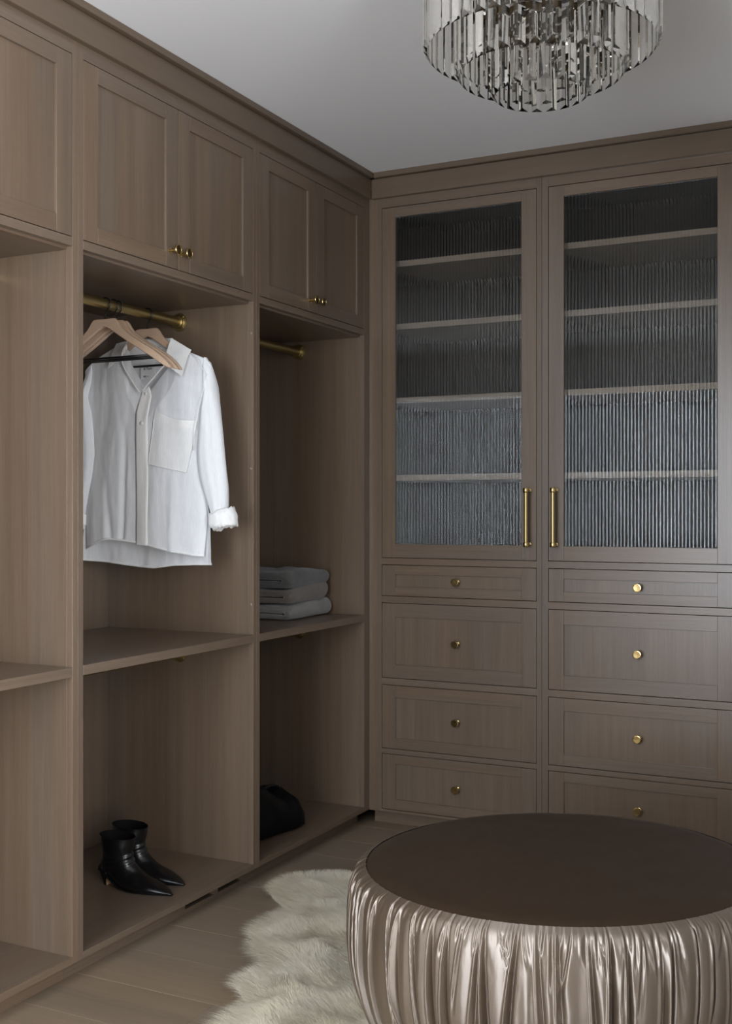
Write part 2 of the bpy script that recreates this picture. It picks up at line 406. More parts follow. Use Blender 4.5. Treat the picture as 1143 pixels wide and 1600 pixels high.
def shaker(face, a0, a1, z0, z1, sw, rt, rb, parent_name, parent, glass_open=False, d=0.0066, th=0.02, g=0.0012):
    """inset framed front. face 'L': plane x=0 looking +x, a = y; face 'B': plane y=0 looking -y, a = x"""
    a0 += g; a1 -= g; z0 += g; z1 -= g
    fr, pn = MB(), MB()
    def bx(m, u0, u1, w0, w1, d0, d1, mat):
        if face == 'L': m.box(-d1, -d0, u0, u1, w0, w1, mat, .0005)
        else: m.box(u0, u1, d0, d1, w0, w1, mat, .0007)
    bx(fr, a0, a0 + sw, z0, z1, 0.0003, th, 0); bx(fr, a1 - sw, a1, z0, z1, 0.0003, th, 0)
    bx(fr, a0 + sw, a1 - sw, z1 - rt, z1, 0.0003, th, 1); bx(fr, a0 + sw, a1 - sw, z0, z0 + rb, 0.0003, th, 1)
    o = part(parent_name, fr, [WZ, WY if face == 'L' else WX], parent)
    if not glass_open:
        bx(pn, a0 + sw - .001, a1 - sw + .001, z0 + rb - .001, z1 - rt + .001, d, th - .003, 0)
        part('panel', pn, WZ, o)
    return o

def left_cabinet(y0, y1, ya, yb, label, kick_slots=(), split=None, knob_z=1.921, rod_y1=None, lower_rod=True, knob_ys=None, shelf_t=.025):
    """y0..y1 whole unit, ya..yb opening"""
    t = thing('wardrobe_cabinet', label, 'wardrobe', (0, (y0 + y1) / 2, 0), None)
    D = -.59; s = .018
    for (p, q, nm) in ((y0, ya, 'stile'), (yb, y1, 'stile')):
        m = MB(); m.box(-s, 0, p + .0003, q, .055, 2.40); part(nm, m, WZ, t)
    for (p, q) in ((y0 + .0004, ya - .0002), (yb + .0002, y1 - .0004)):
        m = MB(); m.box(D, -s - .0002, p, q, .055, 2.40); part('side_panel', m, WZ, t)
    m = MB(); m.box(D, D + .012, ya, yb, .055, 2.40); part('back_panel', m, WZ, t)
    m = MB(); m.box(D + .012, -s, ya, yb, 1.8425, 1.8605); part('top_panel', m, WY, t)
    m = MB(); m.box(D + .012, -s, ya, yb, 2.34, 2.358); part('top_panel', m, WY, t)
    m = MB(); m.box(-s, 0, ya, yb, 1.8495, 1.8730 - .0012); part('rail', m, WY, t)
    m = MB(); m.box(-s, 0, ya, yb, 2.3302, 2.40); part('rail', m, WY, t)
    m = MB(); m.box(D + .012, 0, ya + .0003, yb - .0003, .797 - shelf_t, .797); part('shelf', m, WY, t)
    m = MB(); m.box(-s, 0, ya, yb, .055, .073); part('rail', m, WY, t)
    m = MB(); m.box(D + .012, -s - .0002, ya, yb, .055, .0728); part('bottom_panel', m, WY, t)
    m = MB(); kx0, kx1 = -.066, -.05
    if kick_slots:
        m.box(kx0, kx1, y0, y1, 0, .014); m.box(kx0, kx1, y0, y1, .033, .0548)
        cur = y0
        for (p, q) in kick_slots: m.box(kx0, kx1, cur, p, .014, .033, c=0.0002); cur = q
        m.box(kx0, kx1, cur, y1, .014, .033, c=0.0002)
    else: m.box(kx0, kx1, y0, y1, 0, .0548)
    part('toe_kick', m, WY, t)
    mid = split if split else (ya + yb) / 2
    for i, (p, q) in enumerate(((ya, mid - .0002), (mid + .0002, yb))):
        d = shaker('L', p, q, 1.873, 2.3295, .056, .042, .043, 'door', t, g=.0011)
        ky = knob_ys[i] if knob_ys else (mid - .03 if i == 0 else mid + .03)
        place('knob', KNOB_ME, d, (0, ky, knob_z), (0, pi / 2, 0))
    for (rz, on) in ((1.803, True), (.724, lower_rod)):
        if not on: continue
        m = MB(); m.lathe([(.0150, ya + .012), (.0150, yb - .012)], 28, 'Y', (-.2815, 0, rz)); r = part('hanging_rod', m, M_BRASS, t)
        place('flange', FLANGE_ME, r, (-.2815, yb - .0002, rz), (pi / 2, 0, 0))
        place('flange', FLANGE_ME, r, (-.2815, ya + .0002, rz), (-pi / 2, 0, 0))
    return t
cab1 = left_cabinet(-2.50, -1.6455, -2.465, -1.6649, 'oak wardrobe cabinet cut off by the left edge of the picture, shelf empty')
cab2 = left_cabinet(-1.6449, -.8030, -1.6246, -.8217, 'oak wardrobe cabinet holding the white shirt and black ankle boots', ((-1.117, -.967), (-.945, -.815)), -1.2195, 1.921, knob_ys=(-1.257, -1.2045))
cab3 = left_cabinet(-.8024, -.0006, -.7836, -.0426, 'oak wardrobe cabinet in the corner, holding the folded sweaters and black bag', (), -.4115, 1.913, knob_ys=(-.457, -.407))
for z in (1.749, 1.321, .8915): place('screw_cap', CAP_ME, cab2, (-.0095, -.8217, z), (pi / 2, 0, 0))

def reeded_pane(x0, x1, z0, z1, parent):
    w = x1 - x0; n = int(round(w / .0121)); p = w / n; S = 10
    xs, ys = [], []
    for i in range(n):
        for k in range(S):
            u = k / S; xs.append(x0 + (i + u) * p); ys.append(.0108 - .0042 * math.sqrt(max(0.0, 1 - (2 * u - 1) ** 2 * .93)) )
    xs.append(x1); ys.append(ys[0])
    m = MB(); zf = (z0, z1)
    m.grid([[(x, y, z) for x, y in zip(xs, ys)] for z in zf], 0, True)
    nb = len(xs); yb_ = .0140
    b0 = len(m.v)
    m.v += [(x0, yb_, z0), (x1, yb_, z0), (x1, yb_, z1), (x0, yb_, z1)]
    m.f.append((b0 + 1, b0, b0 + 3, b0 + 2)); m.m.append(0); m.sm.append(False)
    m.f.append(tuple([b0, b0 + 1] + [nb - 1 - i for i in range(nb)])); m.m.append(0); m.sm.append(False)
    m.f.append(tuple([b0 + 2, b0 + 3] + [nb + i for i in range(nb)])); m.m.append(0); m.sm.append(False)
    m.f.append((b0, 0, nb, b0 + 3)); m.m.append(0); m.sm.append(False)
    m.f.append((nb - 1, b0 + 1, b0 + 2, 2 * nb - 1)); m.m.append(0); m.sm.append(False)
    return part('reeded_pane', m, M_REED, parent, sharp=50)
def pull(parent, x):
    z0, z1, y = 1.061, 1.269, -.035
    m = MB(); m.tube([(x, y, z0 + .015), (x, y, z1 - .015)], .0075, 20, 0)
    h = part('handle', m, M_BRASS, parent, sharp=40)
    for a, c in ((z0, z0 + .017), (z1 - .017, z1)):
        e = MB()
        e.lathe([(0, a), (.0098, a), (.0105, a + .001), (.0105, c - .001), (.0098, c), (0, c)], 20, 'Z', (x, y, 0))
        zc = (a + c) / 2
        e.lathe([(.0062, y + .004), (.0062, -.004), (.0085, -.003), (.0085, .0001)], 16, 'Y', (x, 0, zc))
        part('ferrule', e, M_BRASSP, h, sharp=40, label='polished brass end cap')

DRAW = [(.8680, .9860, .035, .035), (.5595, .8422, .051, .051), (.2940, .5336, .045, .040), (.0652, .2742, .034, .038)]
SHELVES = [2.122, 1.884, 1.605, 1.313]
def back_cabinet(x0, x1, xa, xb, label, fl, fr_, hx):
    t = thing('display_cabinet', label, 'cabinet', ((x0 + x1) / 2, 0, 0), None)
    s = .02; D = .42
    for (p, q) in ((x0, xa), (xb, x1)):
        m = MB(); m.box(p, q, 0, s, .055, 2.40); part('stile', m, WZ, t)
    for (p, q) in ((x0 + .0004, x0 + .0184), (x1 - .0184, x1 - .0004)):
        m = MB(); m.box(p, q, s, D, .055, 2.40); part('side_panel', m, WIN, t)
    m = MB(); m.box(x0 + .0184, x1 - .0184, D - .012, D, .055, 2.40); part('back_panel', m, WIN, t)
    zs = [(2.3302, 2.40), (.9865, 1.0105), (.8427, .8675), (.5341, .5590), (.2747, .2935), (.055, .0647)]
    for a, c in zs:
        m = MB(); m.box(xa, xb, 0, s, a, c); part('rail', m, WX, t)
    for a in (2.345, .992):
        m = MB(); m.box(x0 + .0184, x1 - .0184, s, D - .012, a, a + .018); part('deck', m, WX, t)
    m = MB(); m.box(x0 + .0184, x1 - .0184, s, D - .012, .055, .073); part('deck', m, WX, t)
    for z in SHELVES:
        m = MB(); m.box(x0 + .020, x1 - .020, .036, D - .012, z - .011, z + .011); part('shelf', m, SHF, t)
    m = MB(); m.box(x0, x1, .05, .066, 0, .0548); part('toe_kick', m, WX, t)
    d = shaker('B', xa, xb, 1.011, 2.3295, .055, .037, .052, 'glass_door', t, True, g=.0015)
    m = MB()
    reeded_pane(xa + .0565, xb - .0565, 1.0645, 2.2905, d)
    pull(d, hx)
    for z0, z1, rt, rb in DRAW:
        d = shaker('B', xa, xb, z0, z1, .055, rt, rb, 'drawer', t, g=.0015)
        bx = MB(); bx.box(xa + .03, xb - .03, .021, .38, z0 + .02, z1 - .03); part('drawer_box', bx, WX, d)
        place('knob', KNOB_ME, d, ((xa + xb) / 2, .0066, (z0 + z1) / 2), (pi / 2, 0, 0))
    return t
back_cabinet(0.0, .6795, .0526, .6609, 'left oak cabinet of the back wall, reeded glass door above four drawers', 0, 0, .633)
back_cabinet(.6805, 1.40, .7033, 1.3375, 'right oak cabinet of the back wall, reeded glass door above four drawers', 0, 0, .731)

# crown moulding: fascia board and cap, mitred in the corner
def crown(name, boards, mats):
    m = MB()
    for q in boards: m.box(*q, c=.0015)
    struct(name, m, mats)
crown('trim_1', [(-.03, .0175, -2.50, -.0175, 2.3655, 2.4385), (-.03, .0335, -2.516, -.0335, 2.4392, CEIL)], CY)
crown('trim_2', [(.0178, 1.418, -.0175, .03, 2.3655, 2.4385), (.0338, 1.434, -.0335, .03, 2.4392, CEIL)], CX)

# ------------------------------------------------------------------ hangers
def hanger_mesh():
    """origin at the top of the hook's bend, where it lies on the rod; width along x"""
    top = -.045
    def yt(x):  # upper edge of an arm, x from the centre outwards
        return spline([0, .038, .044, .06, .09, .13, .175, .215, .236], [-.062, -.062, -.068, -.090, -.113, -.137, -.163, -.192, -.214], x)
    def yb_(x):
        return spline([0, .020, .05, .09, .13, .175, .215, .232], [-.085, -.093, -.112, -.137, -.160, -.187, -.212, -.220], x)
    xs = np.concatenate([np.linspace(-.236, -.046, 26), np.linspace(-.0385, .0385, 9), np.linspace(.046, .236, 26)])
    m = MB(); rows = []
    for x in xs:
        a = abs(x); zt, zb = yt(a), min(yb_(a), yt(a) - .004)
        e = .0065; 
        if a > .2: e *= max(.55, 1 - (a - .2) * 8)
        c = .002
        rows.append([(x, -e, zb + c), (x, -e, zt - c), (x, -e + c, zt), (x, e - c, zt), (x, e, zt - c), (x, e, zb + c), (x, e - c, zb), (x, -e + c, zb)])
    m.grid(rows, 0, True, True)
    m.f.append(tuple(range(8))); m.m.append(0); m.sm.append(False)
    b1 = (len(rows) - 1) * 8; m.f.append(tuple(b1 + k for k in range(8))[::-1]); m.m.append(0); m.sm.append(False)
    body = m.mesh('hanger_body', HW, sharp=45)
    h = MB(); R = .0185; pts = [(0, 0, -.072), (0, 0, -.05)]
    for k in range(0, 15):
        a = -pi / 2 + .55 + (k / 14) * (pi + .75)
        pts.append((R * cos(a) * 1.0, 0, -R + .0017 + R * sin(a)))
    h.tube(pts, .0021, 8); hook = h.mesh('hook', M_BLACK)
    bz = -.178; q = MB(); q.tube([(-.190, .0, bz), (.190, .0, bz)], .0034, 10)
    bar = q.mesh('trouser_bar', M_BLACK)
    return body, hook, bar
HB, HH, HBAR = hanger_mesh()
def hanger(y, label, rz=0.0, x=-.2815):
    t = thing('clothes_hanger', label, 'hanger', (x, y, 1.8197), 'wooden hangers on the brass rod')
    t.rotation_euler = (0, 0, rz)
    for nm, me in (('hanger_body', HB), ('hook', HH), ('trouser_bar', HBAR)):
        o = bpy.data.objects.new(nm, me); COL.objects.link(o); o.parent = t
    return t
hanger(-1.197, 'pale wooden hanger with black bar, frontmost of the empty ones on the rod', .02)
hanger(-1.160, 'empty pale wooden hanger directly behind the frontmost one', -.01)
hanger(-1.141, 'empty pale wooden hanger, rearmost of the bunched three', .0)
hanger(-.993, 'pale wooden hanger standing apart, inside the collar of the white shirt', .0)

# ------------------------------------------------------------------ shirt
SY = -.993
def fz(x, z, s=1.0):
    n = noise.noise(Vector((x * 9, z * 2.2, 3.1))) * .010 + noise.noise(Vector((x * 26, z * 5, 7.7))) * .0035 + noise.noise(Vector((x * 60, z * 22, 1.7))) * .0012
    return n * s
shirt = thing('shirt', 'white crinkled gauze button-up shirt hanging on a wooden hanger', 'shirt', (-.285, SY, 1.02))
HEMF = ([-.54, -.50, -.46, -.42, -.37, -.27, -.16, -.075, -.04], [1.066, 1.076, 1.090, 1.097, 1.094, 1.083, 1.063, 1.051, 1.049])
HEMB = ([-.56, -.54, -.47, -.396, -.33, -.272, -.194, -.11, -.062, -.03], [1.030, 1.028, 1.024, 1.017, 1.010, 1.007, 1.017, 1.021, 1.022, 1.023])
XRZ = ([1.04, 1.16, 1.28, 1.369, 1.45, 1.52, 1.575, 1.62, 1.66, 1.72], [-.070, -.056, -.068, -.084, -.078, -.060, -.042, -.040, -.044, -.06])
XLZ = ([1.04, 1.16, 1.28, 1.369, 1.45, 1.52, 1.575, 1.62, 1.66, 1.72], [-.520, -.524, -.522, -.518, -.519, -.522, -.527, -.529, -.524, -.51])
def top_front(x):
    return ipl([-.54, -.50, -.42, -.392, -.352, -.345, -.278, -.272, -.190, -.178, -.160, -.117, -.07, -.045, -.03],
               [1.640, 1.672, 1.705, 1.712, 1.690, 1.652, 1.560, 1.556, 1.636, 1.660, 1.695, 1.674, 1.655, 1.640, 1.60], x)
def top_back(x):
    return ipl([-.54, -.50, -.42, -.392, -.33, -.24, -.17, -.117, -.07, -.045, -.03], [1.640, 1.672, 1.705, 1.712, 1.700, 1.698, 1.700, 1.674, 1.655, 1.640, 1.60], x)
def panel(front, x_from, x_to, hem, top, nx=90, nz=90, th=.0):
    P = []
    for j in range(nz + 1):
        row = []
        v = j / nz
        for i in range(nx + 1):
            u = i / nx
            xg = x_from + (x_to - x_from) * u
            z = ipl(*hem, xg) * (1 - v) + top(xg) * v
            # squeeze to the side outline at this height
            xl, xr = ipl(*XLZ, z), ipl(*XRZ, z)
            if not front and z < 1.2: k = (1.2 - z) / .2; xl -= .022 * k; xr += .022 * k
            w = (xg + .54) / .50
            x = xl + (xr - xl) * w
            cu = 1 - (2 * w - 1) ** 2 if 0 <= w <= 1 else 0
            sl = min(1.0, max(0.0, (top(xg) - z) / .10))
            d = (.030 * math.sqrt(max(cu, 0)) * (.35 + .65 * sl) + .002)
            y = SY - d if front else SY + d * .9
            fo = fz(x, z + (0 if front else 9), (.3 + .7 * sl))
            if front:
                fo += .0075 * math.exp(-((x + .350 + (1.3 - z) * .05) / .010) ** 2) * min(1, max(0, (1.50 - z) / .2))
                fo += .006 * math.exp(-((x + .425 - (1.3 - z) * .10) / .012) ** 2) * min(1, max(0, (1.35 - z) / .2))
                fo -= .005 * math.exp(-((x + .165 + (1.3 - z) * .02) / .016) ** 2) * min(1, max(0, (1.4 - z) / .3))
            row.append((x, y + fo, z))
        P.append(row)
    return P
def warp_x(x):  # grid coordinate from world x
    return x
fp = MB(); fp.grid(panel(True, -.54, -.04, HEMF, top_front, 120, 110)); part('front_panel', fp, M_SHIRT, shirt)
bp = MB(); bp.grid(panel(False, -.545, -.035, HEMB, top_back, 100, 90)); part('back_panel', bp, M_SHIRT, shirt)
FPX = panel(True, -.54, -.04, HEMF, top_front, 200, 160)
FPA = np.array(FPX).reshape(-1, 3)
def front_y(x, z):
    k = np.argmin((FPA[:, 0] - x) ** 2 + (FPA[:, 2] - z) ** 2); return float(FPA[k, 1])
def ribbon(pts_l, pts_r, off=.0018, th=.0012, n=40, follow=True):
    """raised strip between two polylines of (x, z), following the front panel"""
    m = MB(); A = []
    tl = np.linspace(0, 1, len(pts_l)); tt = np.linspace(0, 1, n + 1)
    for t in tt:
        l = [np.interp(t, tl, [p[i] for p in pts_l]) for i in (0, 1)]; r = [np.interp(t, np.linspace(0, 1, len(pts_r)), [p[i] for p in pts_r]) for i in (0, 1)]
        row = []; K = 6
        for k in range(K + 1):
            x = l[0] + (r[0] - l[0]) * k / K; z = l[1] + (r[1] - l[1]) * k / K
            row.append((x, front_y(x, z) - off - th * sin(pi * k / K), z))
        row = [(row[0][0], row[0][1] + off, row[0][2])] + row + [(row[-1][0], row[-1][1] + off, row[-1][2])]
        A.append(row)
    m.grid(A); return m
pk = ribbon([(-.305, 1.083), (-.304, 1.30), (-.304, 1.50), (-.290, 1.560)], [(-.257, 1.081), (-.257, 1.30), (-.259, 1.48), (-.254, 1.545), (-.266, 1.575)], .0022)
part('placket', pk, M_SHIRT2, shirt)
# hems
def hemline(hem, front, x0, x1):
    m = MB(); A = []
    for i in range(61):
        xg = x0 + (x1 - x0) * i / 60; z = ipl(*hem, xg)
        xl, xr = ipl(*XLZ, z), ipl(*XRZ, z)
        if not front: k = (1.2 - z) / .2; xl -= .022 * k; xr += .022 * k
        w = (xg + .54) / .50; x = xl + (xr - xl) * w
        cu = max(0, 1 - (2 * w - 1) ** 2); d = .030 * math.sqrt(cu) + .002
        y = (SY - d if front else SY + d * .9) + fz(x, z + (0 if front else 9))
        A.append([(x, y - .0018, z - .0005), (x, y - .0022, z + .006), (x, y + .0016, z + .006), (x, y + .0018, z - .0005)])
    m.grid(A, 0, True, True); return m
part('hem', hemline(HEMF, True, -.54, -.04), M_SHIRT2, shirt); part('hem', hemline(HEMB, False, -.545, -.035), M_SHIRT2, shirt)
# chest pocket
pm = MB(); A = []
for j in range(25):
    v = j / 24; row = []
    for i in range(21):
        u = i / 20
        xl, zl = -.252 + (.025) * v, 1.333 + (1.498 - 1.333) * v
        xr, zr = -.116 + (.032) * v, 1.305 + (1.462 - 1.305) * v
        x = xl + (xr - xl) * u; z = zl + (zr - zl) * u - .010 * sin(pi * u) * v * v
        gape = .006 * math.exp(-((u - .68) / .16) ** 2) * v ** 5
        row.append((x, front_y(x, z) - .0052 - gape - .0015 * sin(pi * u), z))
    A.append(row)
pm.grid(A)
pocket = part('pocket', pm, M_SHIRT3, shirt)
pm = MB()
e_ = [A[j][0] for j in range(24, -1, -1)] + A[0][1:] + [A[j][-1] for j in range(1, 25)]
pm.tube([(p[0], p[1] - .0004, p[2]) for p in e_], .0010, 6); part('pocket_seam', pm, M_SHIRT2, pocket)
pm = MB(); pm.grid([[(p[0], p[1] - .0012, p[2]) for p in r] for r in A[-5:]]); part('pocket_band', pm, M_SHIRT2, pocket)
# sleeves with rolled cuffs
def sleeve(mir):
    zs = [1.655, 1.63, 1.60, 1.55, 1.50, 1.43, 1.369, 1.30, 1.25, 1.20, 1.17]
    xo = [-.060, -.044, -.032, -.022, -.013, -.003, .004, .012, .017, .016, .014]
    xi = [-.066, -.072, -.070, -.060, -.075, -.086, -.092, -.084, -.068, -.046, -.034]
    m = MB(); rows = []
    for j in range(71):
        z = 1.655 + (1.17 - 1.655) * j / 70
        o_, i_ = spline(zs[::-1], xo[::-1], z), spline(zs[::-1], xi[::-1], z)
        c, w = (o_ + i_) / 2, (o_ - i_) / 2; row = []
        for k in range(40):
            a = 2 * pi * k / 40
            dy = .030 * min(1, .25 + (1.655 - z) / .12)
            f = 1 + .10 * noise.noise(Vector((cos(a) * 1.5, sin(a) * 1.5, z * 4 + mir))) + .05 * noise.noise(Vector((cos(a) * 4, sin(a) * 4, z * 9)))
            f += .10 * math.exp(-((a - 4.3 - (z - 1.4) * .8) / .10) ** 2) - .10 * math.exp(-((a - 5.0 + (z - 1.4) * .6) / .12) ** 2)
            x = c + w * cos(a) * (1 + .3 * (f - 1)); row.append((x if not mir else -.563 - x, SY + dy * sin(a) * f, z))
        rows.append(row)
    m.grid(rows, 0, True, True)
    s = part('sleeve', m, M_SHIRT, shirt)
    q = MB(); rows = []
    ctr = Vector((.001, SY, 1.163)); ax = Vector((.22, 0, -.975)).normalized(); e1 = Vector((0, 1, 0)); e2 = ax.cross(e1)
    for j in range(64):
        a = 2 * pi * j / 64; row = []
        for k in range(24):
            bq = 2 * pi * k / 24
            ww = noise.noise(Vector((cos(a) * 2, sin(a) * 2, cos(bq) * 1.2 + 4))) * .008 + noise.noise(Vector((cos(a) * 6, sin(a) * 6, sin(bq) * 2))) * .004 + .0022 * sin(bq * 5 + a * 1.5)
            rr = .0105 + ww * .5; hh = .027 + ww
            P = ctr + (e1 * cos(a) * .030 + e2 * sin(a) * .036) + (e1 * cos(a) + e2 * sin(a)) * rr * cos(bq) + ax * hh * sin(bq)
            row.append((P.x if not mir else -.563 - P.x, P.y, P.z))
        rows.append(row)
    rows.append(rows[0]); q.grid(rows, 0, True, True)
    part('cuff', q, M_SHIRT2, s, label='rolled up cuff')
sleeve(0); sleeve(1)
# seam of the set in sleeve
sm = MB(); sm.tube([(-.118, SY - .014, 1.676), (-.08, SY - .020, 1.650), (-.045, SY - .024, 1.600), (-.050, SY - .029, 1.560), (-.068, SY - .030, 1.50), (-.085, SY - .028, 1.43), (-.093, SY - .022, 1.372)], .0013, 8)
part('shoulder_seam', sm, M_SHIRT2, shirt)
# collar stand, leaves
def leaf(c, name, bulge=.006, n=12):
    """quadrilateral sheet from four 3d corners (top_in, top_out, tip, bottom_in), slightly thick and bowed"""
    a, b_, d, e = [Vector(q) for q in c]; m = MB(); R = []; Rb = []
    for j in range(n + 1):
        v = j / n; row = []; rb = []
        for i in range(n + 1):
            u = i / n; p = (a * (1 - u) + b_ * u) * (1 - v) + (e * (1 - u) + d * u) * v
            p = p + Vector((0, -bulge * sin(pi * v) - .002 * noise.noise(p * 40), 0))
            row.append(tuple(p)); rb.append((p.x, p.y + .0022, p.z))
        R.append(row); Rb.append(rb)
    m.grid(R); m.grid([r[::-1] for r in Rb])
    edge = [R[0][i] for i in range(n + 1)] + [R[j][n] for j in range(1, n + 1)] + [R[n][i] for i in range(n - 1, -1, -1)] + [R[j][0] for j in range(n - 1, -1, -1)]
    m.grid([edge, [(p[0], p[1] + .0022, p[2]) for p in edge]])
    return part(name, m, M_SHIRT2, collar)
st = MB()
path = [(-.279, SY - .040, 1.556), (-.310, SY - .041, 1.596), (-.340, SY - .039, 1.640), (-.357, SY - .026, 1.676), (-.352, SY + .002, 1.697), (-.325, SY + .022, 1.706), (-.28, SY + .029, 1.708),
        (-.24, SY + .024, 1.706), (-.200, SY + .004, 1.694), (-.184, SY - .024, 1.668), (-.186, SY - .038, 1.640), (-.222, SY - .042, 1.604), (-.268, SY - .042, 1.562)]
A = []
for j in range(61):
    t = j / 60 * (len(path) - 1)
    p = Vector([_cr(list(range(len(path))), [q[k] for q in path], t) for k in range(3)])
    back = max(0.0, min(1.0, (sin(pi * j / 60) - .55) / .3)); w = .013 + .012 * back
    sd = -1 if j < 30 else 1                       # outwards from the opening
    ox, oz = sd * .8 * w * (1 - back), .45 * w * (1 - back) + w * back
    wv = .0012 * noise.noise(p * 60)
    A.append([(p.x, p.y + .002, p.z), (p.x, p.y - .001 + wv, p.z), (p.x + ox * .5, p.y - .0035 + wv, p.z + oz * .5), (p.x + ox, p.y - .001 + wv, p.z + oz), (p.x + ox, p.y + .0025, p.z + oz)])
st.grid(A, 0, True, True)
collar = part('collar', st, M_SHIRT2, shirt)
leaf([(-.186, SY - .005, 1.722), (-.108, SY - .012, 1.680), (-.117, SY - .048, 1.596), (-.182, SY - .046, 1.640)], 'collar_leaf')
leaf([(-.352, SY - .005, 1.726), (-.398, SY - .008, 1.718), (-.402, SY - .046, 1.634), (-.352, SY - .044, 1.668)], 'collar_leaf')
leaf([(-.35, SY + .020, 1.728), (-.20, SY + .018, 1.726), (-.19, SY + .040, 1.690), (-.36, SY + .040, 1.690)], 'collar_leaf')
lm = MB(); lm.box(-.313, -.258, SY + .008, SY + .0095, 1.600, 1.652, c=.0002); lab = part('neck_label', lm, M_SHIRT, shirt)
def text_on(txt, size, loc, rot, mat, parent, name='lettering', ext=.0002):
    cu = bpy.data.curves.new(name, 'FONT'); cu.body = txt; cu.size = size; cu.align_x = 'CENTER'; cu.extrude = ext
    o = bpy.data.objects.new(name, cu); COL.objects.link(o); 
    dg = bpy.context.evaluated_depsgraph_get(); me = bpy.data.meshes.new_from_object(o.evaluated_get(dg)); bpy.data.objects.remove(o)
    me.materials.clear(); me.materials.append(mat)
    return place(name, me, parent, loc, rot)
text_on('& Tech', .011, (-.286, SY + .0074, 1.631), (pi / 2, 0, 0), M_PRINT, lab)
text_on('SIZE  S', .0065, (-.294, SY + .0074, 1.608), (pi / 2, 0, 0), M_PRINT, lab)
for (x, z) in ((-.275, 1.553), (-.277, 1.460)):
    m = MB(); m.lathe([(0, -.0030), (.0030, -.0030), (.0048, -.0026), (.0052, -.0012), (.005, 0), (0, 0)], 18, 'Y', (x, front_y(x, z) - .0052, z)); part('button', m, M_SHELL, shirt)
for z in (1.375, 1.290, 1.204):
    m = MB(); y = front_y(-.278, z) - .0038; m.box(-.2786, -.2774, y, y + .001, z - .006, z + .006, c=.0003); part('buttonhole', m, M_SHIRT2, shirt)

# ------------------------------------------------------------------ ankle boots
def boot_parts():
    F = [(.116, .148), (.113, .128), (.110, .108), (.113, .089), (.124, .072), (.144, .056), (.168, .043), (.195, .032), (.222, .022), (.246, .013), (.258, .006)]
    B = [(.000, .155), (.004, .130), (.008, .105), (.006, .085), (-.004, .066), (-.008, .050), (.040, .030), (.085, .010), (.140, .003), (.205, .002), (.258, .002)]
    Wd = [.044, .042, .039, .035, .034, .033, .036, .041, .038, .022, .004]
    F = [(a, z * 1.0) for a, z in F]
    ts = list(range(len(F))); rows = []; M_ = 60
    for j in range(M_ + 1):
        t = j / M_ * (len(F) - 1)
        f = Vector((_cr(ts, [p[0] for p in F], t), 0, _cr(ts, [p[1] for p in F], t)))
        b_ = Vector((_cr(ts, [p[0] for p in B], t), 0, _cr(ts, [p[1] for p in B], t)))
        w = max(.002, _cr(ts, Wd, t)); c = (f + b_) / 2; h = (f - b_) / 2; row = []
        flat = min(1, max(0, (t - 5) / 2))
        for k in range(40):
            a = 2 * pi * k / 40; ca, sa = cos(a), sin(a)
            yy = w * (abs(sa) ** (1 - .25 * flat)) * (1 if sa > 0 else -1)
            cc = ca if ca > 0 or flat == 0 else -abs(ca) ** (1 - .55 * flat)
            p = c + h * cc + Vector((0, yy, 0))
            cr = .0016 * math.exp(-((t - 3.0) / .9) ** 2) * sin(t * 7 + ca * 3 + sa * 2) + .0022 * noise.noise(p * 34)
            p += Vector((cr if ca > -.2 else 0, cr * .8 * (1 if sa > 0 else -1), 0))
            row.append(tuple(p))
        rows.append(row)
    up = MB(); up.grid(rows, 0, True, True)
    up.f.append(tuple(M_ * 40 + k for k in range(40))); up.m.append(0); up.sm.append(False)
    up.mesh
    upper = up.mesh('upper', M_LEATH)
    li = MB(); r2 = []
    for j in range(0, 22):
        row = rows[j]; c = sum((Vector(p) for p in row), Vector()) / 40
        r2.append([tuple(c + (Vector(p) - c) * .955) for p in row])
    li.grid([rows[0], r2[0]], 0, True, True); li.grid([r[::-1] for r in r2], 0, True, True)
    li.f.append(tuple(len(li.v) - 40 + k for k in range(40))); li.m.append(0); li.sm.append(False)
    lining = li.mesh('lining', M_LINING)
    so = MB(); pr = []
    xs = np.linspace(.004, .256, 26)
    for x in xs:
        zb = ipl([0, .04, .085, .14, .26], [.050, .030, .007, .0, .0], x); w = ipl([0, .03, .08, .13, .20, .245, .258], [.024, .028, .034, .037, .021, .006, .001], x)
        pr.append([(x, -w, zb + .004), (x, w, zb + .004), (x, w, zb), (x, -w, zb)])
    so.grid(pr, 0, False, True); so.f.append((0, 1, 2, 3)); so.m.append(0); so.sm.append(False); sole = so.mesh('sole', M_LINING)
    he = MB(); rr = []
    for j in range(9):
        v = j / 8; z = .056 * (1 - v); w = .021 * (1 - v) + .0085 * v; x0 = -.004 + .014 * v; x1 = x0 + (.040 * (1 - v) ** 1.6 + .014)
        rr.append([(x0, -w * .6, z), (x0 - .002, 0, z), (x0, w * .6, z), (x0 + .006, w, z), (x1, w, z), (x1, -w, z), (x0 + .006, -w, z)])
    he.grid(rr, 0, False, True); he.f.append(tuple(8 * 7 + k for k in range(7))); he.m.append(0); he.sm.append(False)
    for i, f in enumerate(he.f):
        c = sum((Vector(he.v[q]) for q in f), Vector()) / len(f)
        if len(f) == 4 and f[0] % 7 == 4 and f[1] % 7 == 5: he.m[i] = 1
    heel = he.mesh('heel', [M_LEATH, M_TAN])
    se = MB(); rp = []
    for j in range(0, 34):
        p = Vector(rows[j][26]); c = sum((Vector(q) for q in rows[j]), Vector()) / 40; rp.append(tuple(p + (p - c).normalized() * .0004))
    se.tube(rp, .0010, 6); seam = se.mesh('side_seam', M_LEATH)
    return dict(upper=upper, lining=lining, sole=sole, heel=heel, side_seam=seam)
BP = boot_parts()
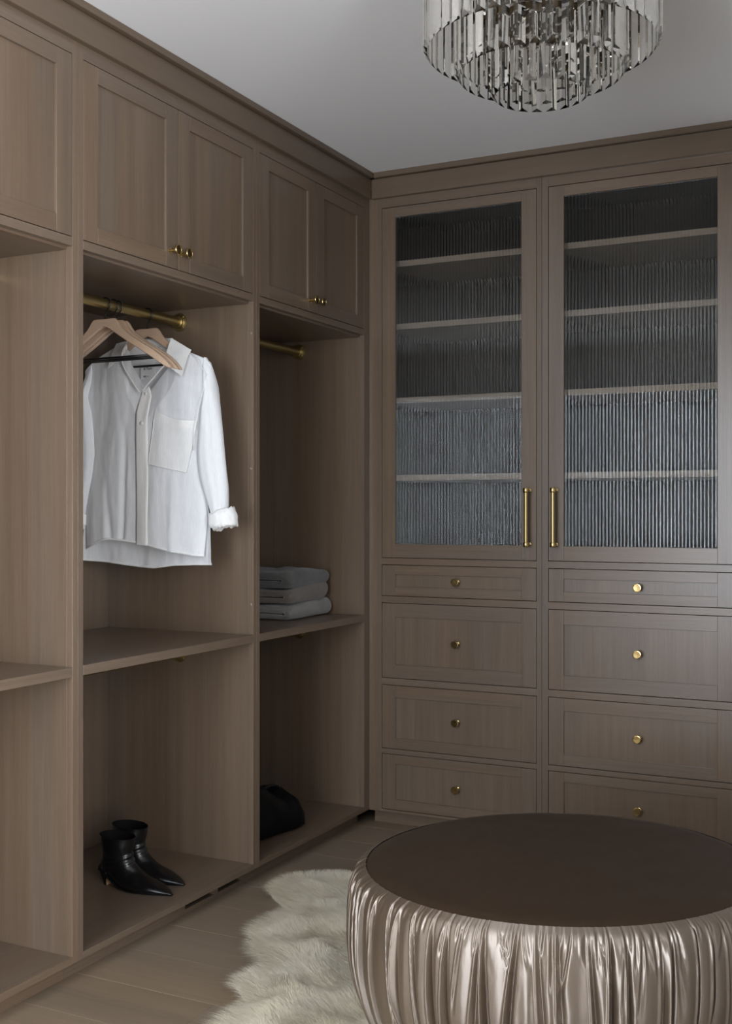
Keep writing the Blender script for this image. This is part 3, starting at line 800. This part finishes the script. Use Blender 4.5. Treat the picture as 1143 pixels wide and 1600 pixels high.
def boot(x, y, rz, label, s=1.0):
    t = thing('ankle_boot', label, 'boot', (x, y, .0732), 'pair of black pointed ankle boots'); t.rotation_euler = (0, 0, rz); t.scale = (s, s, s)
    for nm, me in BP.items():
        o = bpy.data.objects.new(nm, me); COL.objects.link(o); o.parent = t
boot(-.306, -1.180, -.01, 'near black leather ankle boot with pointed toe and kitten heel', 1.0)
boot(-.335, -1.085, -.03, 'far black leather ankle boot, half hidden behind its mate', 1.03)

# ------------------------------------------------------------------ folded sweaters
def sweater(z0, h, x_end, y0, y1, mat, label, seed, tilt=0.0, curl=.02):
    t = thing('folded_sweater', label, 'sweater', ((x_end - .15), (y0 + y1) / 2, z0), 'stack of folded sweaters')
    L_ = .30; xl = x_end - L_; rad = h / 2; th = h * .49
    # centre line: lower layer to the right, bend, upper layer back left
    cl = []
    rc = h / 4
    for i in range(14): cl.append((xl + (L_ - rad) * i / 13, rc, (0, -1)))
    out = []
    # build outer outline as closed profile with the slit between the layers
    prof = []
    nseg = 16
    for i in range(nseg + 1): prof.append((xl + (L_ - rad) * i / nseg, 0.0))
    for k in range(1, 14): a = -pi / 2 + pi * k / 14; prof.append((xl + L_ - rad + rad * cos(a), rad + rad * sin(a)))
    for i in range(nseg + 1): prof.append((xl + (L_ - rad) * (1 - i / nseg), h))
    for k in range(1, 5): a = pi / 2 + pi * k / 5; prof.append((xl + .006 * cos(a), h * .75 + h * .25 * sin(a)))
    prof.append((xl, h * .52))
    gx = xl + L_ - rad * 1.0
    for i in range(1, nseg): prof.append((xl + (gx - xl) * i / nseg, h * .52))
    for k in range(0, 7): a = pi / 2 - pi * k / 6; prof.append((gx + h * .075 * cos(a), h * .49 + h * .075 * sin(a)))
    for i in range(nseg - 1, 0, -1): prof.append((xl + (gx - xl) * i / nseg, h * .46))
    prof.append((xl, h * .46))
    for k in range(1, 5): a = pi / 2 + pi * k / 5; prof.append((xl + .006 * cos(a), h * .24 + h * .24 * sin(a)))
    n = len(prof); rows = []; NY = 44
    for j in range(NY + 1):
        v = j / NY; y = y0 + (y1 - y0) * v
        e = min(v, 1 - v) * (y1 - y0); rd = .034
        sh = math.sqrt(max(0.0, 1 - (1 - min(1, e / rd)) ** 2)); row = []
        for (x, z) in prof:
            zc = h * .5; zz = z
            inner = h * .40 < z < h * .58 and x < gx + h * .07
            side = 1 if z > zc else -1
            if not inner:
                lc = h * .75 if z > zc else h * .25
                zz = lc + (z - lc) * (.30 + .70 * sh) if x < gx else zc + (z - zc) * (.45 + .55 * sh)
            xx = x - (1 - sh) * .010 * (1 if x > xl + L_ * .8 else 0)
            w = noise.noise(Vector((xx * 9, y * 8, seed))) * .010 + noise.noise(Vector((xx * 30, y * 24, seed + 4))) * .0018
            sag = -.012 * max(0, (.5 - abs((x - xl) / L_ - .45))) * 0
            lift = .010 * ((x - xl) / L_) ** 4 * curl * 50 * (.5 + v * .9)
            zz2 = zz + (w * 1.5 * (zz / h) if zz > .003 else 0) + lift * (0.15 + .85 * zz / h) + (.016 * v * v * curl * 50 * (.3 + .7 * zz / h))
            xx += .016 * noise.noise(Vector((y * 7, zz * 14, seed + 8)))
            row.append((xx + tilt * (y - y0), y + .004 * noise.noise(Vector((x * 12, zz * 30, seed))) - .003 * sin(pi * min(1, zz / h)), z0 + max(0, zz2)))
        rows.append(row)
    m = MB(); m.grid(rows, 0, True, True)
    for bi in (0, NY):
        c = []
        # end caps: strip triangulation of the two layers by n-gon
        m.f.append(tuple(bi * n + k for k in (range(n) if bi else range(n - 1, -1, -1)))); m.m.append(0); m.sm.append(False)
    part('knit_body', m, mat, t)
    return t
sweater(.7975, .050, -.118, -.385, -.062, M_KN3, 'light grey marl folded sweater, bottom of the stack', 1.0, -.02, .010)
sweater(.8530, .052, -.135, -.365, -.085, M_KN2, 'taupe brown folded sweater, middle of the stack', 5.0, .06, .022)
sweater(.9090, .058, -.128, -.365, -.070, M_KN1, 'charcoal folded sweater, top of the stack', 9.0, .02, .004)

# ------------------------------------------------------------------ black bag
bag = thing('handbag', 'slouchy black leather bag on the floor panel of the corner wardrobe', 'bag', (-.20, -.52, .073))
m = MB(); rows = []
yA, yB_ = -.74, -.372
for j in range(41):
    v = j / 40; y = yA + (yB_ - yA) * v
    e = min(v, 1 - v) * (yB_ - yA); shr = math.sqrt(max(0, 1 - (1 - min(1, e / .05)) ** 2))
    hh = ipl([-.74, -.66, -.58, -.52, -.46, -.44, -.41, -.395, -.383, -.372], [.12, .165, .175, .165, .128, .125, .142, .135, .11, .075], y); row = []
    for k in range(48):
        a = 2 * pi * k / 48; ca, sa = cos(a), sin(a)
        px = (abs(ca) ** .42) * (1 if ca > 0 else -1); pz = (abs(sa) ** (.25 if sa < 0 else .80)) * (1 if sa > 0 else -1)
        wd = .100 * (.86 + .14 * shr) * (1 - .40 * max(0, pz))
        x = -.155 + wd * px - .02 * max(0, pz) ; z = hh * .45 + (hh * .55 if pz > 0 else hh * .45) * pz
        nz_ = noise.noise(Vector((x * 14, y * 10, z * 14))) * .010
        row.append((x + nz_ + (v - 1) * .06, y + .006 * px, .0735 + max(0, z + (nz_ if pz > 0 else 0))))
    rows.append(row)
m.grid(rows, 0, True, True); m.f.append(tuple(range(48))); m.m.append(0); m.sm.append(True); m.f.append(tuple(40 * 48 + k for k in range(48))[::-1]); m.m.append(0); m.sm.append(True)
part('bag_body', m, M_BAGL, bag)
m = MB(); m.tube([(-.150, -.405, .195), (-.155, -.418, .218), (-.16, -.445, .226), (-.165, -.475, .222), (-.17, -.51, .220)], .007, 10); part('handle', m, M_LEATH, bag)
m = MB(); m.tube([(-.17, -.66, .215), (-.150, -.60, .222), (-.140, -.54, .214), (-.130, -.49, .188)], .0022, 8); part('zip', m, M_STEEL, bag, label='dull metal zip')

# ------------------------------------------------------------------ ottoman
OC = Vector((1.1946, -1.4552, 0)); OA, OB = .433, .396
OE1, OE2 = Vector((-.7244, -.6894, 0)), Vector((-.6894, .7244, 0))
ott = thing('ottoman', 'round ottoman with dark brown velvet top and gathered shiny mink skirt', 'ottoman', (OC.x, OC.y, .012))
def ring(a, k, dz, off=0.0):
    p = OC + OE1 * ((OA * k + off) * cos(a)) + OE2 * ((OB * k + off) * sin(a)); return (p.x, p.y, dz)
m = MB(); R_ = []
for j in range(24):
    k = j / 23; R_.append([ring(2 * pi * i / 160, k * .999 + .0005, .4235 + .006 * (1 - k ** 3) - .007 * max(0, (k - .965) / .035) ** 2 + .0012 * noise.noise(Vector((6 * k * cos(2 * pi * i / 160), 6 * k * sin(2 * pi * i / 160), 0)))) for i in range(160)])
m.grid(R_, 0, True, True); part('top_cushion', m, M_VTOP, ott)
NA, NR = 2000, 70
ang = np.linspace(0, 2 * pi, NA, endpoint=False)
def adist(a, c): return (a - c + pi) % (2 * pi) - pi
T = np.linspace(0, 1, NR) ** 1.25
off = np.zeros((NR, NA))
env = lambda t, a, b_: np.clip((t - a) / .08, 0, 1) * np.clip((b_ - t) / .15, 0, 1)
K = 66
base = np.sort((np.arange(K) + RNG.uniform(-.38, .38, K)) * 2 * pi / K)
for c in base:                                    # long valleys between the drapes
    lean = RNG.normal(0, .03); dep = RNG.uniform(.007, .014); w0 = RNG.uniform(.007, .012); ph = RNG.uniform(0, 6.28); wob = RNG.uniform(.004, .016)
    tend = 1.3 if RNG.random() < .8 else RNG.uniform(.45, .9)
    for r, t in enumerate(T):
        d = adist(ang, c + lean * t + wob * math.sin(t * 4 + ph))
        w = w0 * (.55 + .8 * t)
        en = min(1, max(0, (tend - t) / .25))
        off[r] += -dep * (.45 + .75 * min(1, t * 3)) * en * np.exp(-(np.abs(d) / w) ** 1.3)
        off[r] += dep * .45 * en * np.exp(-((d - w * 2.3) / (w * .75)) ** 2)
for i in range(K):                                # broad rounded drapes
    a0_, a1_ = base[i], base[(i + 1) % K] + (2 * pi if i == K - 1 else 0); wd_ = (a1_ - a0_); hgt = RNG.uniform(.002, .0075)
    for r, t in enumerate(T):
        d = adist(ang, (a0_ + a1_) / 2); off[r] += hgt * min(1, .2 + t * 2.2) * np.exp(-(d / (wd_ * .33)) ** 2)
for i in range(300):                              # short gathers below the seam
    c = RNG.uniform(0, 2 * pi); ln = RNG.choice([.07, .12, .18, .3], p=[.4, .3, .2, .1]) * RNG.uniform(.7, 1.3); lean = RNG.normal(0, .10); dep = RNG.uniform(.0020, .0055); w = RNG.uniform(.004, .008)
    for r, t in enumerate(T):
        if t > ln * 1.3: break
        en = max(0, 1 - (t / (ln * 1.3)) ** 2) * min(1, .5 + t / .03)
        d = adist(ang, c + lean * t)
        off[r] += -dep * en * np.exp(-(d / (w * (.7 + 1.2 * t / ln * .8))) ** 2) + dep * .5 * en * np.exp(-((d - 2.2 * w) / w) ** 2)
rows = []
for r, t in enumerate(T):
    z = .4185 * (1 - t) + .013 * t
    bul = _cr([0, .03, .10, .25, .45, .62, .75, .87, 1.0], [.000, .020, .031, .036, .034, .020, .000, -.022, -.048], t)
    row = [ring(ang[i], 1, z, bul + off[r][i] * min(1, .25 + t * 6)) for i in range(NA)]
    rows.append(row)
m = MB(); m.grid(rows, 0, True, True); part('skirt', m, M_SATIN, ott, label='gathered satin velvet skirt')
m = MB(); m.lathe([(0, .0125), (.33, .0125), (.335, .03)], 64, 'Z', (OC.x, OC.y, 0)); part('base', m, M_FELT, ott)

# ------------------------------------------------------------------ sheepskin
OUT = [(.254, -.600), (.104, -.665), (.050, -.76), (.062, -.87), (.11, -.925), (.185, -.985), (.20, -1.09), (.220, -1.21), (.290, -1.315), (.368, -1.385), (.352, -1.45), (.364, -1.52),
       (.445, -1.61), (.455, -1.71), (.47, -1.81), (.53, -1.95), (.70, -2.06), (.93, -2.02), (1.05, -1.88), (1.12, -1.62), (1.12, -1.22), (1.02, -.92), (.86, -.72), (.62, -.60), (.42, -.60)]
OUTA = np.array(OUT)
def smooth_poly(P, n=8):
    out = []
    for i in range(len(P)):
        p0, p1, p2, p3 = P[i - 1], P[i], P[(i + 1) % len(P)], P[(i + 2) % len(P)]
        for k in range(n):
            t = k / n; out.append(.5 * ((2 * p1) + (p2 - p0) * t + (2 * p0 - 5 * p1 + 4 * p2 - p3) * t * t + (3 * p1 - p0 - 3 * p2 + p3) * t ** 3))
    return np.array(out)
SP = smooth_poly(OUTA)
cen = np.array([.72, -1.30])
rug = thing('sheepskin_rug', 'shaggy cream sheepskin rug lying half under the ottoman', 'rug', (.7, -1.3, 0))
def inset(P, d):
    n = len(P); o_ = []
    for i in range(n):
        tv = P[(i + 1) % n] - P[i - 1]; tv = tv / np.linalg.norm(tv); nn = np.array([-tv[1], tv[0]])
        if np.dot(cen - P[i], nn) < 0: nn = -nn
        o_.append(P[i] + nn * d)
    return np.array(o_)
HP = inset(SP, .030)
m = MB(); nP = len(HP)
rr_ = []
for k in (1.0, .995, .8, .6, .4, .2, .01):
    rr_.append([(cen[0] + (p[0] - cen[0]) * k, cen[1] + (p[1] - cen[1]) * k, .003 if k == 1.0 else .0105) for p in HP])
m.grid(rr_, 0, True, True); m.grid([[(p[0], p[1], .0006) for p in HP], rr_[0]], 0, False, True)
part('hide', m, M_HIDE, rug)
def inside(P, x, y):
    x0, y0_ = P[:, 0], P[:, 1]; x1, y1_ = np.roll(x0, -1), np.roll(y0_, -1)
    c = np.zeros(len(x), bool)
    for a, b_, c_, d_ in zip(x0, y0_, x1, y1_):
        cond = ((b_ > y) != (d_ > y)) & (x < (c_ - a) * (y - b_) / (d_ - b_ + 1e-12) + a); c ^= cond
    return c
def vnoise(x, y, s, seed):
    rs = np.random.default_rng(seed); G = rs.uniform(-1, 1, (96, 96)); X_ = x * s + 40; Y_ = y * s + 50
    xi, yi = np.floor(X_).astype(int), np.floor(Y_).astype(int); fx, fy = X_ - xi, Y_ - yi; fx = fx * fx * (3 - 2 * fx); fy = fy * fy * (3 - 2 * fy)
    g = lambda a, b_: G[a % 96, b_ % 96]
    return (g(xi, yi) * (1 - fx) + g(xi + 1, yi) * fx) * (1 - fy) + (g(xi, yi + 1) * (1 - fx) + g(xi + 1, yi + 1) * fx) * fy
NS = 300000
px = RNG.uniform(.03, 1.14, NS); py = RNG.uniform(-2.08, -.58, NS)
ok = inside(HP, px, py)
rel = np.stack([px - OC.x, py - OC.y], 1); e1 = rel @ np.array(OE1[:2]); e2 = rel @ np.array(OE2[:2])
ok &= ((e1 / (OA - .035)) ** 2 + (e2 / (OB - .035)) ** 2) > 1
px, py = px[ok], py[ok]; ns = len(px)
# lumps, partings and the lie of the locks
lump = .5 + .5 * vnoise(px + .2 * py, py, 7.0, 1); lump2 = vnoise(px, py, 18.0, 2)
hgt = .028 + .030 * lump + .008 * lump2
dx = -.75 + .9 * vnoise(px, py, 6.0, 3) + .7 * vnoise(px, py, 17.0, 4); dy = -.25 + 1.0 * vnoise(px, py, 6.0, 5) + .7 * vnoise(px, py, 17.0, 6)
# outward near the rim
dd = np.full(ns, 9.0); nx_ = np.zeros(ns); ny_ = np.zeros(ns)
for p, q in zip(HP, SP):
    d = np.hypot(px - p[0], py - p[1]); mk = d < dd; dd[mk] = d[mk]; v = q - p; v = v / np.linalg.norm(v); nx_[mk] = v[0]; ny_[mk] = v[1]
wr = np.exp(-(dd / .05) ** 2) * 1.4
dx = dx * (1 - .6 * np.minimum(wr, 1)) + nx_ * wr; dy = dy * (1 - .6 * np.minimum(wr, 1)) + ny_ * wr
dx += RNG.normal(0, .16, ns); dy += RNG.normal(0, .16, ns)
ln = (.044 + .014 * vnoise(px, py, 9, 8)) * RNG.uniform(.75, 1.15, ns)
# keep wool off the ottoman's skirt
SEG = 4
hw = RNG.uniform(.00035, .00065, ns)
pw = RNG.uniform(0, 2 * pi, ns); sidex, sidey = np.cos(pw), np.sin(pw)
V_ = np.zeros((ns, (SEG) * 2 + 1, 3))
curl = RNG.normal(0, .0022, ns) ; cph = vnoise(px, py, 30, 9) * 3
for k in range(SEG + 1):
    t = k / SEG
    cx_ = px + dx * ln * (t ** 1.4) * .62 + curl * np.sin(t * 5 + cph); cy_ = py + dy * ln * (t ** 1.4) * .62 + curl * np.cos(t * 5 + cph)
    cz = .006 + hgt * (1 - (1 - t) ** 1.6) * (.75 + .25 * (1 - wr.clip(0, 1))) * (1 - .35 * np.minimum(1, np.hypot(dx, dy) * .5) * t)
    if k < SEG:
        w = hw * (1 - .55 * t)
        V_[:, 2 * k] = np.stack([cx_ - sidex * w, cy_ - sidey * w, cz], 1); V_[:, 2 * k + 1] = np.stack([cx_ + sidex * w, cy_ + sidey * w, cz], 1)
    else: V_[:, 2 * k] = np.stack([cx_, cy_, cz], 1)
base_loc = np.array([.7, -1.3, 0.0])
V_ -= base_loc
nv = SEG * 2 + 1; idx0 = (np.arange(ns) * nv)[:, None]
tr = []
for k in range(SEG - 1): a = 2 * k; tr += [[a, a + 1, a + 3], [a, a + 3, a + 2]]
tr.append([2 * SEG - 2, 2 * SEG - 1, 2 * SEG])
TR = (idx0[:, :, None] + np.array(tr)[None]).reshape(-1, 3)
me = bpy.data.meshes.new('wool'); me.vertices.add(ns * nv); me.vertices.foreach_set('co', V_.reshape(-1).astype(np.float32))
me.loops.add(len(TR) * 3); me.loops.foreach_set('vertex_index', TR.reshape(-1).astype(np.int32))
me.polygons.add(len(TR)); me.polygons.foreach_set('loop_start', np.arange(0, len(TR) * 3, 3, dtype=np.int32)); me.polygons.foreach_set('use_smooth', np.ones(len(TR), bool))
me.update(calc_edges=True); me.materials.append(M_FUR)
w_ = bpy.data.objects.new('wool', me); COL.objects.link(w_); w_.parent = rug; w_['kind'] = 'stuff'

# ------------------------------------------------------------------ chandelier
CC = Vector((1.144, -1.445))
ch = thing('chandelier', 'round three-tier crystal prism chandelier on the ceiling', 'ceiling light', (CC.x, CC.y, CEIL))
m = MB(); m.lathe([(0, CEIL - .012), (.235, CEIL - .012), (.24, CEIL - .008), (.24, CEIL)], 64, 'Z', (CC.x, CC.y, 0)); part('ceiling_plate', m, M_BRONZE, ch)
def crystal_mesh(w, d, h, nm):
    """triangular prism hanging from z=0 to z=-h, flat face inwards (+y side), ridge outwards (-y), obliquely cut foot"""
    v = [(-w / 2, d * .35, 0), (w / 2, d * .35, 0), (0, -d * .65, 0), (-w / 2, d * .35, -h), (w / 2, d * .35, -h), (0, -d * .65, -h + w * .42)]
    cut = w * .12
    f = [(0, 1, 2), (5, 4, 3), (0, 3, 4, 1), (1, 4, 5, 2), (2, 5, 3, 0)]
    m = MB(); m.add(v, [q[::-1] for q in f]); me = m.mesh(nm, M_CRYST); return me
TIERS = [(.252, 2.212, .185, 48, .0275), (.181, 2.156, .165, 34, .0265), (.102, 2.110, .150, 20, .0255)]
for R, zb, h, n, w in TIERS:
    me = crystal_mesh(w, w * .36, h, 'crystal')
    zt = zb + h
    m = MB(); m.lathe([(R - .006, zt + .004), (R + .002, zt + .004), (R + .002, zt + .018), (R - .006, zt + .018), (R - .006, zt + .004)], 72, 'Z', (CC.x, CC.y, 0), smooth=False); part('frame_ring', m, M_BRONZE, ch)
    m = MB()
    for k in range(4):
        a = k * pi / 2 + .4
        m.tube([(CC.x + (R - .003) * cos(a), CC.y + (R - .003) * sin(a), zt + .016), (CC.x + (R - .003) * cos(a), CC.y + (R - .003) * sin(a), CEIL - .010)], .003, 8)
    part('frame_rod', m, M_BRONZE, ch)
    hk = MB()
    for k in range(n):
        a = 2 * pi * k / n + R * 7
        x, y = CC.x + (R + .004) * cos(a), CC.y + (R + .004) * sin(a)
        place('crystal', me, ch, (x, y, zb + h), (0, 0, a + pi / 2))
        hk.tube([(x, y, zt - .001), (x, y, zt + .008)], .0012, 5)
    part('hook', hk, M_BRONZE, ch)
for k in range(6):
    a = k * pi / 3 + .2; r = .125 if k % 2 == 0 else .215
    x, y = CC.x + r * cos(a), CC.y + r * sin(a)
    m = MB(); m.lathe([(0, CEIL - .012), (.013, CEIL - .012), (.013, CEIL - .075), (.010, CEIL - .078), (0, CEIL - .078)], 18, 'Z', (x, y, 0)); s_ = part('socket', m, M_BRONZE, ch)
    m = MB(); zc = CEIL - .122
    m.lathe([(0, zc - .030)] + [(.030 * sin(q), zc - .030 * cos(q)) for q in np.linspace(.2, 2.5, 14)] + [(.012, zc + .036), (.012, zc + .044), (0, zc + .044)], 24, 'Z', (x, y, 0)); part('bulb', m, M_BULB, s_)
m = MB(); m.lathe([(0, 2.285), (.035, 2.285), (.04, 2.29), (.04, 2.30), (.012, 2.31), (.012, CEIL - .01)], 24, 'Z', (CC.x, CC.y, 0)); part('stem', m, M_BRONZE, ch)
